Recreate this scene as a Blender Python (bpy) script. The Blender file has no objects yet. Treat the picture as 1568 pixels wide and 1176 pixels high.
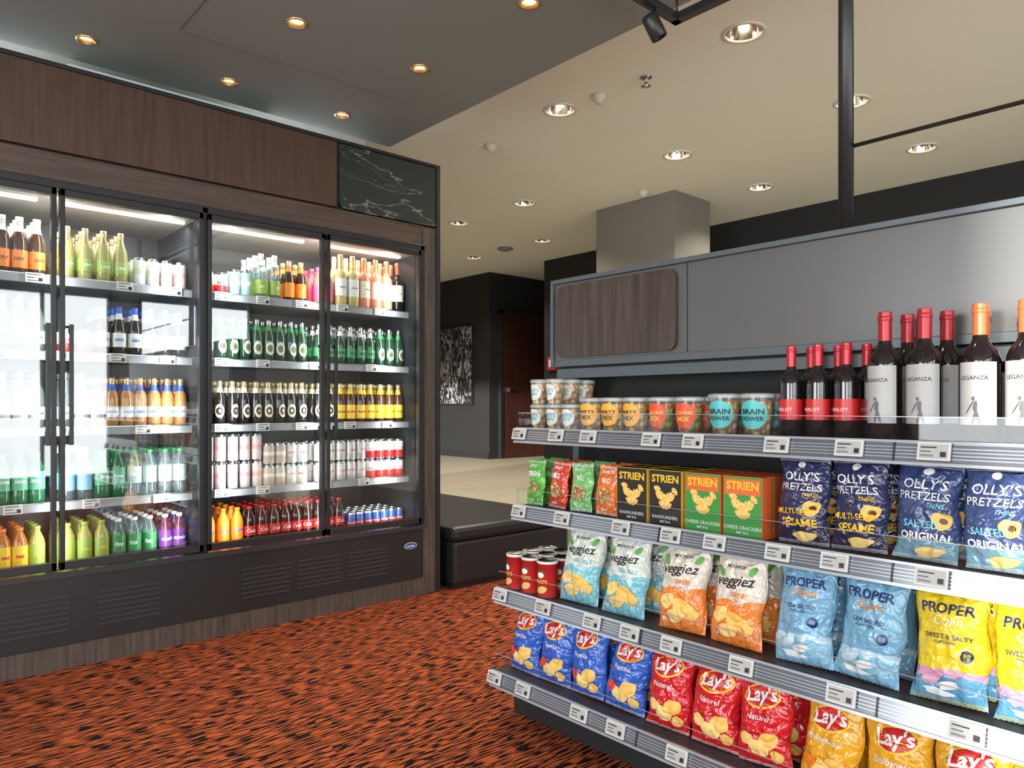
import bpy, math, random, bmesh
from mathutils import Vector, Matrix, Euler, noise
random.seed(7)
S=bpy.context.scene
COL=S.collection
# ---------------------------------------------------------------- materials
MATS={}
def nodes(m):
    m.use_nodes=True
    return m.node_tree.nodes,m.node_tree.links
def mat(name,col,rough=.5,metal=0,var=.06,vs=30,emis=None,es=0,coat=0,bump=0,bs=60,spec=.5):
    if name in MATS: return MATS[name]
    m=bpy.data.materials.new(name); N,L=nodes(m); b=N['Principled BSDF']
    b.inputs['Roughness'].default_value=rough; b.inputs['Metallic'].default_value=metal
    b.inputs['Coat Weight'].default_value=coat; b.inputs['Specular IOR Level'].default_value=spec
    b.inputs['Coat Roughness'].default_value=.08
    tc=N.new('ShaderNodeTexCoord'); nz=N.new('ShaderNodeTexNoise'); nz.inputs['Scale'].default_value=vs
    L.new(tc.outputs['Object'],nz.inputs['Vector'])
    mx=N.new('ShaderNodeMix'); mx.data_type='RGBA'
    mx.inputs[6].default_value=tuple(max(0,c*(1-var)) for c in col)+(1,)
    mx.inputs[7].default_value=tuple(min(1,c*(1+var)) for c in col)+(1,)
    L.new(nz.outputs['Fac'],mx.inputs[0]); L.new(mx.outputs[2],b.inputs['Base Color'])
    if emis: b.inputs['Emission Color'].default_value=tuple(emis)+(1,); b.inputs['Emission Strength'].default_value=es
    if bump:
        n2=N.new('ShaderNodeTexNoise'); n2.inputs['Scale'].default_value=bs; L.new(tc.outputs['Object'],n2.inputs['Vector'])
        bp=N.new('ShaderNodeBump'); bp.inputs['Strength'].default_value=bump; bp.inputs['Distance'].default_value=.01
        L.new(n2.outputs['Fac'],bp.inputs['Height']); L.new(bp.outputs[0],b.inputs['Normal'])
    MATS[name]=m; return m
def emit(name,col,st):
    return mat(name,col,.5,emis=col,es=st)
def glassmat(name,tint=(1,1,1),refl=.05,milky=0,mcol=(.8,.85,.85)):
    if name in MATS: return MATS[name]
    m=bpy.data.materials.new(name); N,L=nodes(m); N.remove(N['Principled BSDF']); o=N['Material Output']
    t=N.new('ShaderNodeBsdfTransparent'); t.inputs[0].default_value=tuple(tint)+(1,)
    g=N.new('ShaderNodeBsdfGlossy'); g.inputs['Roughness'].default_value=.02
    lw=N.new('ShaderNodeLayerWeight'); lw.inputs[0].default_value=.5
    pw=N.new('ShaderNodeMath'); pw.operation='POWER'; pw.inputs[1].default_value=4; L.new(lw.outputs['Facing'],pw.inputs[0])
    fr=N.new('ShaderNodeMath'); fr.operation='MULTIPLY_ADD'; fr.inputs[1].default_value=.8; fr.inputs[2].default_value=refl; fr.use_clamp=True; L.new(pw.outputs[0],fr.inputs[0])
    mx=N.new('ShaderNodeMixShader'); src=t
    if milky:
        d=N.new('ShaderNodeBsdfPrincipled'); d.inputs['Base Color'].default_value=tuple(mcol)+(1,); d.inputs['Roughness'].default_value=.15
        m2=N.new('ShaderNodeMixShader'); m2.inputs[0].default_value=milky
        L.new(t.outputs[0],m2.inputs[1]); L.new(d.outputs[0],m2.inputs[2]); src=m2
    L.new(fr.outputs[0],mx.inputs[0]); L.new(src.outputs[0],mx.inputs[1]); L.new(g.outputs[0],mx.inputs[2])
    L.new(mx.outputs[0],o.inputs[0]); MATS[name]=m; return m
def ramp(N,stops,interp='LINEAR'):
    r=N.new('ShaderNodeValToRGB'); r.color_ramp.interpolation=interp
    e=r.color_ramp.elements
    while len(e)<len(stops): e.new(.5)
    for i,(p,c) in enumerate(stops): e[i].position=p; e[i].color=tuple(c)+(1,)
    return r
def wood(name,c1,c2,vert=False,rough=.4,axis='X'):
    m=bpy.data.materials.new(name); N,L=nodes(m); b=N['Principled BSDF']; b.inputs['Roughness'].default_value=rough
    tc=N.new('ShaderNodeTexCoord'); mp=N.new('ShaderNodeMapping')
    sc=(40,40,2.2) if vert else ((2.2,40,40) if axis=='X' else (40,2.2,40))
    mp.inputs['Scale'].default_value=sc
    nz=N.new('ShaderNodeTexNoise'); nz.inputs['Scale'].default_value=1.3; nz.inputs['Detail'].default_value=6; nz.inputs['Distortion'].default_value=.6
    L.new(tc.outputs['Object'],mp.inputs[0]); L.new(mp.outputs[0],nz.inputs['Vector'])
    r=ramp(N,[(.3,c1),(.7,c2)]); L.new(nz.outputs['Fac'],r.inputs[0]); L.new(r.outputs[0],b.inputs['Base Color'])
    bp=N.new('ShaderNodeBump'); bp.inputs['Strength'].default_value=.15; L.new(nz.outputs['Fac'],bp.inputs['Height']); L.new(bp.outputs[0],b.inputs['Normal'])
    return m
WOOD=wood('dark_wood_vertical',(.05,.026,.016),(.08,.045,.029),vert=True)
WOODP2=wood('grey_wood_post',(.045,.034,.027),(.105,.08,.062),vert=True)
WOODH=wood('dark_wood_horizontal',(.05,.032,.022),(.10,.066,.047),vert=False)
WOODP=wood('walnut_panel',(.035,.023,.018),(.08,.055,.044),vert=True)
def marble():
    m=bpy.data.materials.new('black_marble'); N,L=nodes(m); b=N['Principled BSDF']; b.inputs['Roughness'].default_value=.25
    tc=N.new('ShaderNodeTexCoord'); mp=N.new('ShaderNodeMapping'); mp.inputs['Rotation'].default_value=(0,-.75,0); mp.inputs['Scale'].default_value=(1,1,4.5); mp.inputs['Location'].default_value=(.6,0,.2)
    nz=N.new('ShaderNodeTexNoise'); nz.inputs['Scale'].default_value=1.5; nz.inputs['Detail'].default_value=4; nz.inputs['Distortion'].default_value=.25
    L.new(tc.outputs['Object'],mp.inputs[0]); L.new(mp.outputs[0],nz.inputs['Vector'])
    r=ramp(N,[(0,(.022,.03,.025)),(.49,(.022,.03,.025)),(.4975,(.26,.26,.23)),(.502,(.03,.036,.03)),(.57,(.02,.027,.022)),(.573,(.14,.15,.13)),(.577,(.022,.028,.024))])
    L.new(nz.outputs['Fac'],r.inputs[0]); L.new(r.outputs[0],b.inputs['Base Color']); return m
MARBLE=marble()
def carpet():
    m=bpy.data.materials.new('patterned_carpet'); N,L=nodes(m); b=N['Principled BSDF']; b.inputs['Roughness'].default_value=.95
    b.inputs['Specular IOR Level'].default_value=.1
    tc=N.new('ShaderNodeTexCoord'); mp=N.new('ShaderNodeMapping'); mp.inputs['Scale'].default_value=(15,125,1)
    w=N.new('ShaderNodeTexNoise'); w.inputs['Scale'].default_value=2.4; w.inputs['Detail'].default_value=0; L.new(tc.outputs['Object'],w.inputs['Vector'])
    ad=N.new('ShaderNodeVectorMath'); ad.operation='MULTIPLY_ADD'; ad.inputs[1].default_value=(.05,.05,0)
    L.new(w.outputs['Color'],ad.inputs[0]); L.new(tc.outputs['Object'],ad.inputs[2]); L.new(ad.outputs[0],mp.inputs[0])
    nz=N.new('ShaderNodeTexNoise'); nz.inputs['Scale'].default_value=1; nz.inputs['Detail'].default_value=0.3; nz.inputs['Distortion'].default_value=.1
    L.new(mp.outputs[0],nz.inputs['Vector'])
    r=ramp(N,[(.48,(.02,.012,.011)),(.51,(.58,.13,.04))]); L.new(nz.outputs['Fac'],r.inputs[0])
    n2=N.new('ShaderNodeTexNoise'); n2.inputs['Scale'].default_value=350; L.new(tc.outputs['Object'],n2.inputs['Vector'])
    mx=N.new('ShaderNodeMix'); mx.data_type='RGBA'; mx.blend_type='MULTIPLY'; mx.inputs[0].default_value=.5
    L.new(r.outputs[0],mx.inputs[6]); L.new(n2.outputs['Fac'],mx.inputs[7]); L.new(mx.outputs[2],b.inputs['Base Color'])
    bp=N.new('ShaderNodeBump'); bp.inputs['Strength'].default_value=.5; bp.inputs['Distance'].default_value=.004; L.new(n2.outputs['Fac'],bp.inputs['Height']); L.new(bp.outputs[0],b.inputs['Normal'])
    return m
CARPET=carpet()
def tiles():
    m=bpy.data.materials.new('beige_stone_floor'); N,L=nodes(m); b=N['Principled BSDF']; b.inputs['Roughness'].default_value=.35
    tc=N.new('ShaderNodeTexCoord'); br=N.new('ShaderNodeTexBrick'); br.inputs['Scale'].default_value=1.0
    br.inputs['Color1'].default_value=(.47,.42,.33,1); br.inputs['Color2'].default_value=(.51,.46,.37,1); br.inputs['Mortar'].default_value=(.33,.29,.22,1)
    br.inputs['Mortar Size'].default_value=.006; br.inputs['Row Height'].default_value=.6; br.inputs['Brick Width'].default_value=1.2
    L.new(tc.outputs['Object'],br.inputs['Vector']); L.new(br.outputs['Color'],b.inputs['Base Color']); return m
def city():
    m=bpy.data.materials.new('cityscape_print'); N,L=nodes(m); b=N['Principled BSDF']; b.inputs['Roughness'].default_value=.5
    tc=N.new('ShaderNodeTexCoord'); mp=N.new('ShaderNodeMapping'); mp.inputs['Scale'].default_value=(0,9,5)
    v=N.new('ShaderNodeTexVoronoi'); v.distance='CHEBYCHEV'; v.inputs['Scale'].default_value=3.5; v.inputs['Randomness'].default_value=.7
    L.new(tc.outputs['Object'],mp.inputs[0]); L.new(mp.outputs[0],v.inputs['Vector'])
    n=N.new('ShaderNodeTexNoise'); n.inputs['Scale'].default_value=4; L.new(tc.outputs['Object'],n.inputs['Vector'])
    r=ramp(N,[(.35,(.01,.01,.012)),(.9,(.45,.45,.46))]); bw=N.new('ShaderNodeSeparateColor'); L.new(v.outputs['Color'],bw.inputs[0])
    ma=N.new('ShaderNodeMath'); ma.operation='MULTIPLY'; L.new(bw.outputs[0],ma.inputs[0])
    mb=N.new('ShaderNodeMath'); mb.operation='MULTIPLY'; mb.inputs[1].default_value=1.6; L.new(n.outputs['Fac'],mb.inputs[0]); L.new(mb.outputs[0],ma.inputs[1])
    L.new(ma.outputs[0],r.inputs[0]); L.new(r.outputs[0],b.inputs['Base Color']); return m
def nutsmat(name,cols,scale=55):
    if name in MATS: return MATS[name]
    m=bpy.data.materials.new(name); N,L=nodes(m); b=N['Principled BSDF']; b.inputs['Roughness'].default_value=.4
    tc=N.new('ShaderNodeTexCoord'); v=N.new('ShaderNodeTexVoronoi'); v.inputs['Scale'].default_value=scale; L.new(tc.outputs['Object'],v.inputs['Vector'])
    se=N.new('ShaderNodeSeparateColor'); L.new(v.outputs['Color'],se.inputs[0])
    k=len(cols); r=ramp(N,[(i/k,c) for i,c in enumerate(cols)],'CONSTANT'); L.new(se.outputs[0],r.inputs[0])
    r2=ramp(N,[(.3,(1,1,1)),(.85,(.25,.16,.1))]); 
    L.new(v.outputs['Distance'],r2.inputs[0])
    mx=N.new('ShaderNodeMix'); mx.data_type='RGBA'; mx.blend_type='MULTIPLY'; mx.inputs[0].default_value=1
    L.new(r.outputs[0],mx.inputs[6]); L.new(r2.outputs[0],mx.inputs[7]); L.new(mx.outputs[2],b.inputs['Base Color'])
    bp=N.new('ShaderNodeBump'); bp.invert=True; bp.inputs['Distance'].default_value=.006; L.new(v.outputs['Distance'],bp.inputs['Height']); L.new(bp.outputs[0],b.inputs['Normal'])
    MATS[name]=m; return m
def bagmat(name,stops,H,rough=.22,wob=.04,freq=14):
    """film printed in horizontal zones (object z / H), wavy borders"""
    m=bpy.data.materials.new(name); N,L=nodes(m); b=N['Principled BSDF']; b.inputs['Roughness'].default_value=rough
    b.inputs['Coat Weight'].default_value=.5; b.inputs['Coat Roughness'].default_value=.12
    tc=N.new('ShaderNodeTexCoord'); sp=N.new('ShaderNodeSeparateXYZ'); L.new(tc.outputs['Object'],sp.inputs[0])
    nz=N.new('ShaderNodeTexNoise'); nz.inputs['Scale'].default_value=freq; nz.inputs['Detail'].default_value=1; L.new(tc.outputs['Object'],nz.inputs['Vector'])
    a=N.new('ShaderNodeMath'); a.operation='DIVIDE'; a.inputs[1].default_value=H; L.new(sp.outputs[2],a.inputs[0])
    w=N.new('ShaderNodeMath'); w.operation='MULTIPLY_ADD'; w.inputs[1].default_value=wob*4; L.new(nz.outputs['Fac'],w.inputs[0]); L.new(a.outputs[0],w.inputs[2])
    s=N.new('ShaderNodeMath'); s.operation='SUBTRACT'; s.inputs[1].default_value=wob*2; L.new(w.outputs[0],s.inputs[0])
    r=ramp(N,stops,'CONSTANT'); L.new(s.outputs[0],r.inputs[0]); L.new(r.outputs[0],b.inputs['Base Color'])
    n2=N.new('ShaderNodeTexNoise'); n2.inputs['Scale'].default_value=26; n2.inputs['Detail'].default_value=2; n2.inputs['Distortion'].default_value=1; L.new(tc.outputs['Object'],n2.inputs['Vector'])
    bp=N.new('ShaderNodeBump'); bp.inputs['Strength'].default_value=.8; bp.inputs['Distance'].default_value=.017; L.new(n2.outputs['Fac'],bp.inputs['Height']); L.new(bp.outputs[0],b.inputs['Normal']); L.new(bp.outputs[0],b.inputs['Coat Normal'])
    return m
# ---------------------------------------------------------------- mesh builder
TXT={}
def text_geo(s,bold=.02,shear=0):
    k=(s,bold,shear)
    if k in TXT: return TXT[k]
    c=bpy.data.curves.new('t','FONT'); c.body=s; c.size=1; c.offset=bold; c.shear=shear; c.resolution_u=2
    c.align_x='CENTER'; c.align_y='CENTER'
    o=bpy.data.objects.new('t',c); COL.objects.link(o); bpy.context.view_layer.update()
    me=bpy.data.meshes.new_from_object(o.evaluated_get(bpy.context.evaluated_depsgraph_get()))
    if len(me.polygons):
        B=bmesh.new(); B.from_mesh(me)
        xs=[v.co.x for v in B.verts]; ys=[v.co.y for v in B.verts]
        x=min(xs)+.13
        while x<max(xs):
            bmesh.ops.bisect_plane(B,geom=B.verts[:]+B.edges[:]+B.faces[:],plane_co=(x,0,0),plane_no=(1,0,0)); x+=.13
        y=min(ys)+.13
        while y<max(ys):
            bmesh.ops.bisect_plane(B,geom=B.verts[:]+B.edges[:]+B.faces[:],plane_co=(0,y,0),plane_no=(0,1,0)); y+=.13
        B.to_mesh(me); B.free()
    v=[(p.co.x,p.co.y) for p in me.vertices]; f=[tuple(p.vertices) for p in me.polygons]
    flip=[p.normal.z<0 for p in me.polygons]
    f=[tuple(reversed(a)) if fl else a for a,fl in zip(f,flip)]
    bpy.data.objects.remove(o); bpy.data.meshes.remove(me); bpy.data.curves.remove(c)
    w=max(p[0] for p in v)-min(p[0] for p in v); cx=(max(p[0] for p in v)+min(p[0] for p in v))/2
    cy=(max(p[1] for p in v)+min(p[1] for p in v))/2
    v=[(a-cx,b-cy) for a,b in v]
    TXT[k]=(v,f,w); return TXT[k]
class MB:
    def __init__(s): s.v=[];s.f=[];s.m=[];s.sm=[];s.mats=[]
    def mi(s,m):
        if m not in s.mats: s.mats.append(m)
        return s.mats.index(m)
    def add(s,vs,fs,m,smooth=False):
        o=len(s.v); s.v+=[tuple(v) for v in vs]; i=s.mi(m)
        for f in fs: s.f.append(tuple(a+o for a in f)); s.m.append(i); s.sm.append(smooth)
    def box(s,x0,x1,y0,y1,z0,z1,m,M=None):
        vs=[(x,y,z) for x in(x0,x1) for y in(y0,y1) for z in(z0,z1)]
        if M: vs=[M@Vector(v) for v in vs]
        s.add(vs,[(0,1,3,2),(4,6,7,5),(0,4,5,1),(2,3,7,6),(0,2,6,4),(1,5,7,3)],m)
    def lathe(s,prof,m,seg=20,c=(0,0,0),M=None,smooth=True):
        vs=[];n=len(prof)
        for r,z in prof:
            for i in range(seg):
                a=2*math.pi*i/seg; vs.append(Vector((max(r,.0003)*math.cos(a),max(r,.0003)*math.sin(a),z)))
        if M: vs=[M@v for v in vs]
        vs=[v+Vector(c) for v in vs]
        o=len(s.v); s.v+=[tuple(v) for v in vs]
        for j in range(n-1):
            mm=s.mi(m[j] if isinstance(m,list) else m)
            for i in range(seg):
                k=(i+1)%seg
                s.f.append((o+j*seg+i,o+j*seg+k,o+(j+1)*seg+k,o+(j+1)*seg+i)); s.m.append(mm); s.sm.append(smooth)
    def tube(s,p,q,r,m,seg=12):
        p=Vector(p);q=Vector(q);d=q-p;M=d.to_track_quat('Z','Y').to_matrix().to_4x4()
        s.lathe([(0,0),(r,0),(r,d.length),(0,d.length)],m,seg,c=p,M=M)
    def patch(s,f,x0,x1,z0,z1,m,nx=8,nz=4):
        vs=[f(x0+(x1-x0)*i/nx,z0+(z1-z0)*j/nz) for j in range(nz+1) for i in range(nx+1)]
        s.add(vs,[(j*(nx+1)+i,j*(nx+1)+i+1,(j+1)*(nx+1)+i+1,(j+1)*(nx+1)+i) for j in range(nz) for i in range(nx)],m,True)
    def disc(s,f,cx,cz,rx,rz,m,rings=3,seg=20,rot=0,wob=0):
        vs=[f(cx,cz)];fs=[]
        for j in range(1,rings+1):
            for i in range(seg):
                a=2*math.pi*i/seg; k=(1+wob*math.sin(a*3+1)+wob*.6*math.sin(a*5))*j/rings
                x=rx*k*math.cos(a); z=rz*k*math.sin(a)
                vs.append(f(cx+x*math.cos(rot)-z*math.sin(rot),cz+x*math.sin(rot)+z*math.cos(rot)))
        for i in range(seg):
            k=(i+1)%seg; fs.append((0,1+i,1+k))
            for j in range(rings-1): fs.append((1+j*seg+i,1+(j+1)*seg+i,1+(j+1)*seg+k,1+j*seg+k))
        s.add(vs,fs,m,True)
    def text(s,f,t,cx,cz,size,m,bold=.02,shear=0,rot=0,maxw=None):
        v,fc,w=text_geo(t,bold,shear)
        if maxw and w*size>maxw: size=maxw/w
        c,sn=math.cos(rot),math.sin(rot)
        s.add([f(cx+size*(a*c-b*sn),cz+size*(a*sn+b*c)) for a,b in v],fc,m)
    def rrect(s,x0,x1,z0,z1,r,y0,y1,m,corners=(1,1,1,1),plane='XZ'):
        pts=[]
        for (cx,cz,a0,k) in ((x1,z1,0,corners[0]),(x0,z1,90,corners[1]),(x0,z0,180,corners[2]),(x1,z0,270,corners[3])):
            if not k: pts.append((cx,cz)); continue
            ox=cx-r if cx==x1 else cx+r; oz=cz-r if cz==z1 else cz+r
            for i in range(7):
                a=math.radians(a0+15*i); pts.append((ox+r*math.cos(a),oz+r*math.sin(a)))
        n=len(pts)
        if plane=='XZ': vs=[(a,y0,b) for a,b in pts]+[(a,y1,b) for a,b in pts]
        else: vs=[(y0,a,b) for a,b in pts]+[(y1,a,b) for a,b in pts]
        s.add(vs,[tuple(range(n)),tuple(range(2*n-1,n-1,-1))]+[(i,(i+1)%n,n+(i+1)%n,n+i) for i in range(n)],m)
    def mesh(s,name):
        me=bpy.data.meshes.new(name); me.from_pydata(s.v,[],s.f); me.validate(clean_customdata=False)
        for m in s.mats: me.materials.append(m)
        if len(me.polygons)==len(s.f):
            me.polygons.foreach_set('material_index',s.m); me.polygons.foreach_set('use_smooth',s.sm)
        me.update(); return me
    def obj(s,name,parent=None,loc=(0,0,0),rot=(0,0,0),bevel=0):
        return inst(name,s.mesh(name),parent,loc,rot,bevel)
def inst(name,me,parent=None,loc=(0,0,0),rot=(0,0,0),bevel=0):
    o=bpy.data.objects.new(name,me); COL.objects.link(o); o.location=loc; o.rotation_euler=rot
    if parent: o.parent=parent
    if bevel:
        b=o.modifiers.new('b','BEVEL'); b.width=bevel; b.segments=2; b.limit_method='ANGLE'
    return o
def empty(name,loc=(0,0,0)):
    o=bpy.data.objects.new(name,None); COL.objects.link(o); o.location=loc; o.empty_display_size=.1; return o
def area(name,loc,rot,sx,sy,p,col=(1,1,1),parent=None,spread=None):
    l=bpy.data.lights.new(name,'AREA'); l.shape='RECTANGLE'; l.size=sx; l.size_y=sy; l.energy=p; l.color=col
    if spread: l.spread=math.radians(spread)
    o=bpy.data.objects.new(name,l); COL.objects.link(o); o.location=loc; o.rotation_euler=[math.radians(a) for a in rot]
    if parent: o.parent=parent
    return o
# common mats
BLACK=mat('black_metal',(.016,.016,.017),.4); BLKM=mat('matte_black',(.01,.01,.011),.7)
BLKWALL=mat('black_wall_paint',(.013,.013,.014),.75)
WHITE=mat('white_print',(.8,.8,.79),.4); OFFW=mat('offwhite',(.72,.71,.67),.5)
INK=mat('black_print',(.01,.01,.012),.45); SILV=mat('silver',(.6,.62,.64),.25,1)
GLASS=glassmat('door_glass',(.88,.92,.92),.16); ACRY=glassmat('clear_acrylic',(.93,.95,.96),.06)
# ---------------------------------------------------------------- room shell
b=MB(); b.box(-3.7,3.78,-3.2,12,-.1,0,CARPET); b.obj('floor')
b=MB(); b.box(3.78,9.2,-3.2,12,-.1,.366,tiles()); b.obj('floor_raised_landing')
CEIL=mat('ceiling_paint',(.76,.77,.66),.9,var=.02,vs=2); SOFF=mat('grey_soffit_paint',(.19,.2,.18),.8,var=.03,vs=2)
BIG=[(3.45,.7),(3.45,2.03),(3.45,3.37),(4.75,.7),(4.75,2.03),(4.75,3.37),(6.0,.7),(6.0,2.04),(6.0,3.37),(4.78,5.15),(6.02,6.17),(6.04,7.48),(4.78,6.17),(4.78,7.48),(3.45,5.15)]
SML=[(x,y) for x in(.13,.77,1.41,2.05) for y in(.62,1.40,2.18,2.96,3.73)]
def holed(name,bx,m,pts,r,zc,d):
    b=MB(); b.box(*bx,m); o=b.obj(name)
    c=MB()
    for x,y in pts: c.lathe([(0,-.05),(r,-.05),(r,d),(0,d)],m,24,c=(x,y,zc),smooth=False)
    co=c.obj('cut')
    md=o.modifiers.new('h','BOOLEAN'); md.object=co; md.operation='DIFFERENCE'; md.solver='EXACT'
    bpy.context.view_layer.update()
    me=bpy.data.meshes.new_from_object(o.evaluated_get(bpy.context.evaluated_depsgraph_get()))
    o.modifiers.clear(); o.data=me; bpy.data.objects.remove(co)
    return o
holed('ceiling',(2.53,9.2,-3.2,12,3.1,3.3),CEIL,BIG,.098,3.1,.15)
b=MB(); b.box(-3.7,2.53,3.99,12,3.1,3.3,CEIL); b.obj('ceiling_rear')
holed('ceiling_soffit',(-3.7,2.53,-3.2,3.99,2.8,3.3),SOFF,SML,.036,2.8,.1)
b=MB()
for (x0,x1,y0,y1) in ((1.05,1.053,2.35,3.35),(1.05,2.25,3.35,3.353)): b.box(x0,x1,y0,y1,2.797,2.8,mat('hatch_gap',(.11,.11,.10),.9))
b.obj('trim_ceiling_hatch')
CHR=mat('lamp_reflector',(.75,.75,.72),.12,1); TRIMW=mat('lamp_trim',(.7,.68,.6),.4)
WARM=emit('warm_bulb',(1,.8,.5),14); WARMS=emit('warm_bulb_small',(1,.66,.3),22)
b=MB(); b.lathe([(.112,0),(.112,-.006),(.094,-.008),(.094,.004),(.07,.06),(.052,.10)],[TRIMW,TRIMW,TRIMW,CHR,CHR],28)
b.lathe([(.052,.1),(.03,.1),(.0,.1)],CHR,28)
b.lathe([(.022,.03),(.026,.06),(.022,.09),(0,.09)],WARM,12); b.lathe([(0,.025),(.022,.03)],WARM,12)
bm=b.mesh('recessed_downlight')
for x,y in BIG: inst('recessed_downlight',bm,None,(x,y,3.1))
GOLDR=mat('gold_reflector',(.8,.55,.25),.3,.9)
b=MB(); b.lathe([(.044,0),(.044,-.005),(.034,-.006),(.032,.02),(.024,.05)],[GOLDR,GOLDR,GOLDR,GOLDR],20)
b.lathe([(0,.008),(.024,.01),(.026,.03)],WARMS,14)
sm=b.mesh('spot_downlight')
for x,y in SML: inst('recessed_spotlight',sm,None,(x,y,2.8))
def spot(name,loc,p,ang=100,col=(1,.9,.74),blend=.6,r=.03):
    l=bpy.data.lights.new(name,'SPOT'); l.energy=p; l.spot_size=math.radians(ang); l.spot_blend=blend; l.color=col; l.shadow_soft_size=r
    o=bpy.data.objects.new(name,l); COL.objects.link(o); o.location=loc; return o
for i,(x,y) in enumerate(BIG): spot('downlight_beam',(x,y,3.08),44,130)
for i,(x,y) in enumerate(SML):
    if y>1: spot('spotlight_beam',(x,y,2.78),8,80)
# detectors
DET=mat('detector_white',(.62,.6,.5),.5)
b=MB(); b.lathe([(0,0),(.05,0),(.05,-.015),(.03,-.035),(.02,-.05),(0,-.052)],DET,20); dm=b.mesh('smoke_detector')
for x,y in ((3.54,4.18),(3.475,3.05),(5.33,4.15)): inst('smoke_detector',dm,None,(x,y,3.1))
b=MB(); b.lathe([(0,0),(.035,0),(.035,-.006),(.01,-.01),(.01,-.05),(.03,-.055),(0,-.06)],SILV,16); b.obj('fire_sprinkler',None,(3.486,2.694,3.1))
b=MB(); b.lathe([(0,0),(.1,0),(.1,-.01),(.07,-.012),(.06,-.03),(0,-.03)],mat('vent_grey',(.2,.2,.18),.5),24); b.obj('ceiling_vent',None,(5.98,6.79,3.1))
# walls
b=MB(); b.box(6.9,7.0,-3.2,7.04,0.366,3.1,BLKWALL); b.obj('wall_right')
b=MB(); b.box(7.0,8.4,6.94,7.04,.366,3.1,BLKWALL); b.obj('wall_alcove_side')
b=MB(); b.box(8.3,8.4,7.04,8.15,.366,3.1,BLKWALL); b.obj('wall_alcove_end')
b=MB(); b.box(6.97,8.4,8.15,8.25,.366,3.1,BLKWALL); b.obj('wall_alcove_back')
b=MB(); b.box(6.87,6.97,8.15,12,.366,3.1,BLKWALL); b.obj('wall_gallery')
b=MB(); b.box(6.85,6.869,8.16,11.98,.366,.45,BLKM); b.obj('baseboard_gallery')
b=MB(); b.box(-3.7,6.87,11.9,12,0,3.1,mat('dark_wall',(.05,.05,.05),.8)); b.obj('wall_far')
b=MB(); b.box(-3.7,2.66,4.5,4.6,0,3.1,mat('wall_grey',(.4,.4,.38),.8)); b.obj('wall_back')
DW=wood('door_wood',(.04,.014,.009),(.075,.026,.017),vert=True)
b=MB(); b.box(7.1,8.0,8.11,8.148,.37,2.5,DW); b.box(7.04,7.1,8.1,8.148,.37,2.56,BLKM); b.box(8.0,8.06,8.1,8.148,.37,2.56,BLKM); b.box(7.04,8.06,8.1,8.148,2.5,2.56,BLKM)
b.box(7.18,7.2,8.06,8.11,1.35,1.42,SILV); b.box(7.18,7.3,8.05,8.065,1.38,1.4,SILV); b.obj('door_1',bevel=.003)
b=MB(); b.box(6.83,6.868,8.5,9.75,1.16,2.36,BLKM); b.box(6.825,6.83,8.52,9.73,1.18,2.34,city()); b.obj('cityscape_picture')
COLM=mat('column_paint',(.2,.19,.165),.85,var=.02)
b=MB(); b.box(5.5,6.07,3.93,4.87,.366,3.1,COLM); b.obj('column',bevel=.004)
b=MB(); b.box(6.87,6.898,6.8,6.95,1.62,1.8,mat('red_sign',(.45,.02,.02),.5)); b.box(6.866,6.87,6.83,6.92,1.66,1.76,mat('sign_white',(.7,.7,.7),.5)); b.obj('fire_alarm_sign')
# front (window) wall Y=-3 and left wall X=-3.5
WW=mat('wall_paint',(.45,.44,.42),.85); 
b=MB(); zt=2.62
b.box(-3.5,-2.9,-3.1,-3,0,3.1,WW); b.box(-1.3,-1.1,-3.1,-3,0,3.1,WW); b.box(.5,.9,-3.1,-3,0,3.1,WW); b.box(2.4,2.7,-3.1,-3,0,3.1,WW); b.box(4.2,6.9,-3.1,-3,0,3.1,WW)
b.box(-3.5,6.9,-3.1,-3.0,zt,3.1,WW); b.box(-3.5,6.9,-3.1,-3.0,0,.25,WW); b.obj('wall_front')
wn=1
def window(x0,x1,y0,y1,axis):
    global wn
    b=MB(); F=BLACK; t=.04
    if axis=='X':
        y=-2.96
        for a,c in((x0,x0+t),(x1-t,x1),((x0+x1)/2-t/2,(x0+x1)/2+t/2)): b.box(a,c,y-.025,y+.03,.25,zt,F)
        for a in(.25,1.0,zt-t): b.box(x0,x1,y-.024,y+.028,a,a+t,F)
    else:
        x=-3.55
        for a,c in((y0,y0+t),(y1-t,y1)): b.box(x-.04,x+.04,a,c,.25,zt,F)
        for a in(.25,zt-t): b.box(x-.038,x+.038,y0,y1,a,a+t,F)
    b.obj('window_%d'%wn); wn+=1
DAY=(.93,.975,1.0)
for x0,x1 in((-2.9,-1.3),(-1.1,.5),(.9,2.4),(2.7,4.2)):
    window(x0,x1,0,0,'X')
    area('window_daylight',((x0+x1)/2,-2.99,1.4),(90,0,0),x1-x0-.1,2.2,50,DAY)
b=MB()
for a,c in((-3.1,-2.8),(-.8,.1),(2.5,4.5)): b.box(-3.6,-3.5,a,c,0,3.1,WW)
b.box(-3.6,-3.5,-3.1,4.5,zt,3.1,WW); b.box(-3.6,-3.5,-3.1,4.5,0,.25,WW); b.obj('wall_left')
window(0,0,-2.8,-.8,'Y'); window(0,0,.1,2.5,'Y')
BL=mat('added_sun_blind',(.7,.7,.68),.9)
b=MB(); b.box(-3.49,-3.485,.08,2.52,.25,2.66,BL); b.tube((-3.47,.08,2.68),(-3.47,2.52,2.68),.025,BL); b.obj('added_sun_blind')  # unseen blind added to keep the sun from entering this window
area('window_daylight',(-3.46,1.3,1.4),(90,0,-90),2.3,2.2,125,DAY)  # area light on the room side of the blind, in place of its daylight
area('window_daylight',(-3.49,-1.8,1.4),(90,0,-90),1.8,2.2,88,DAY)
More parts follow.
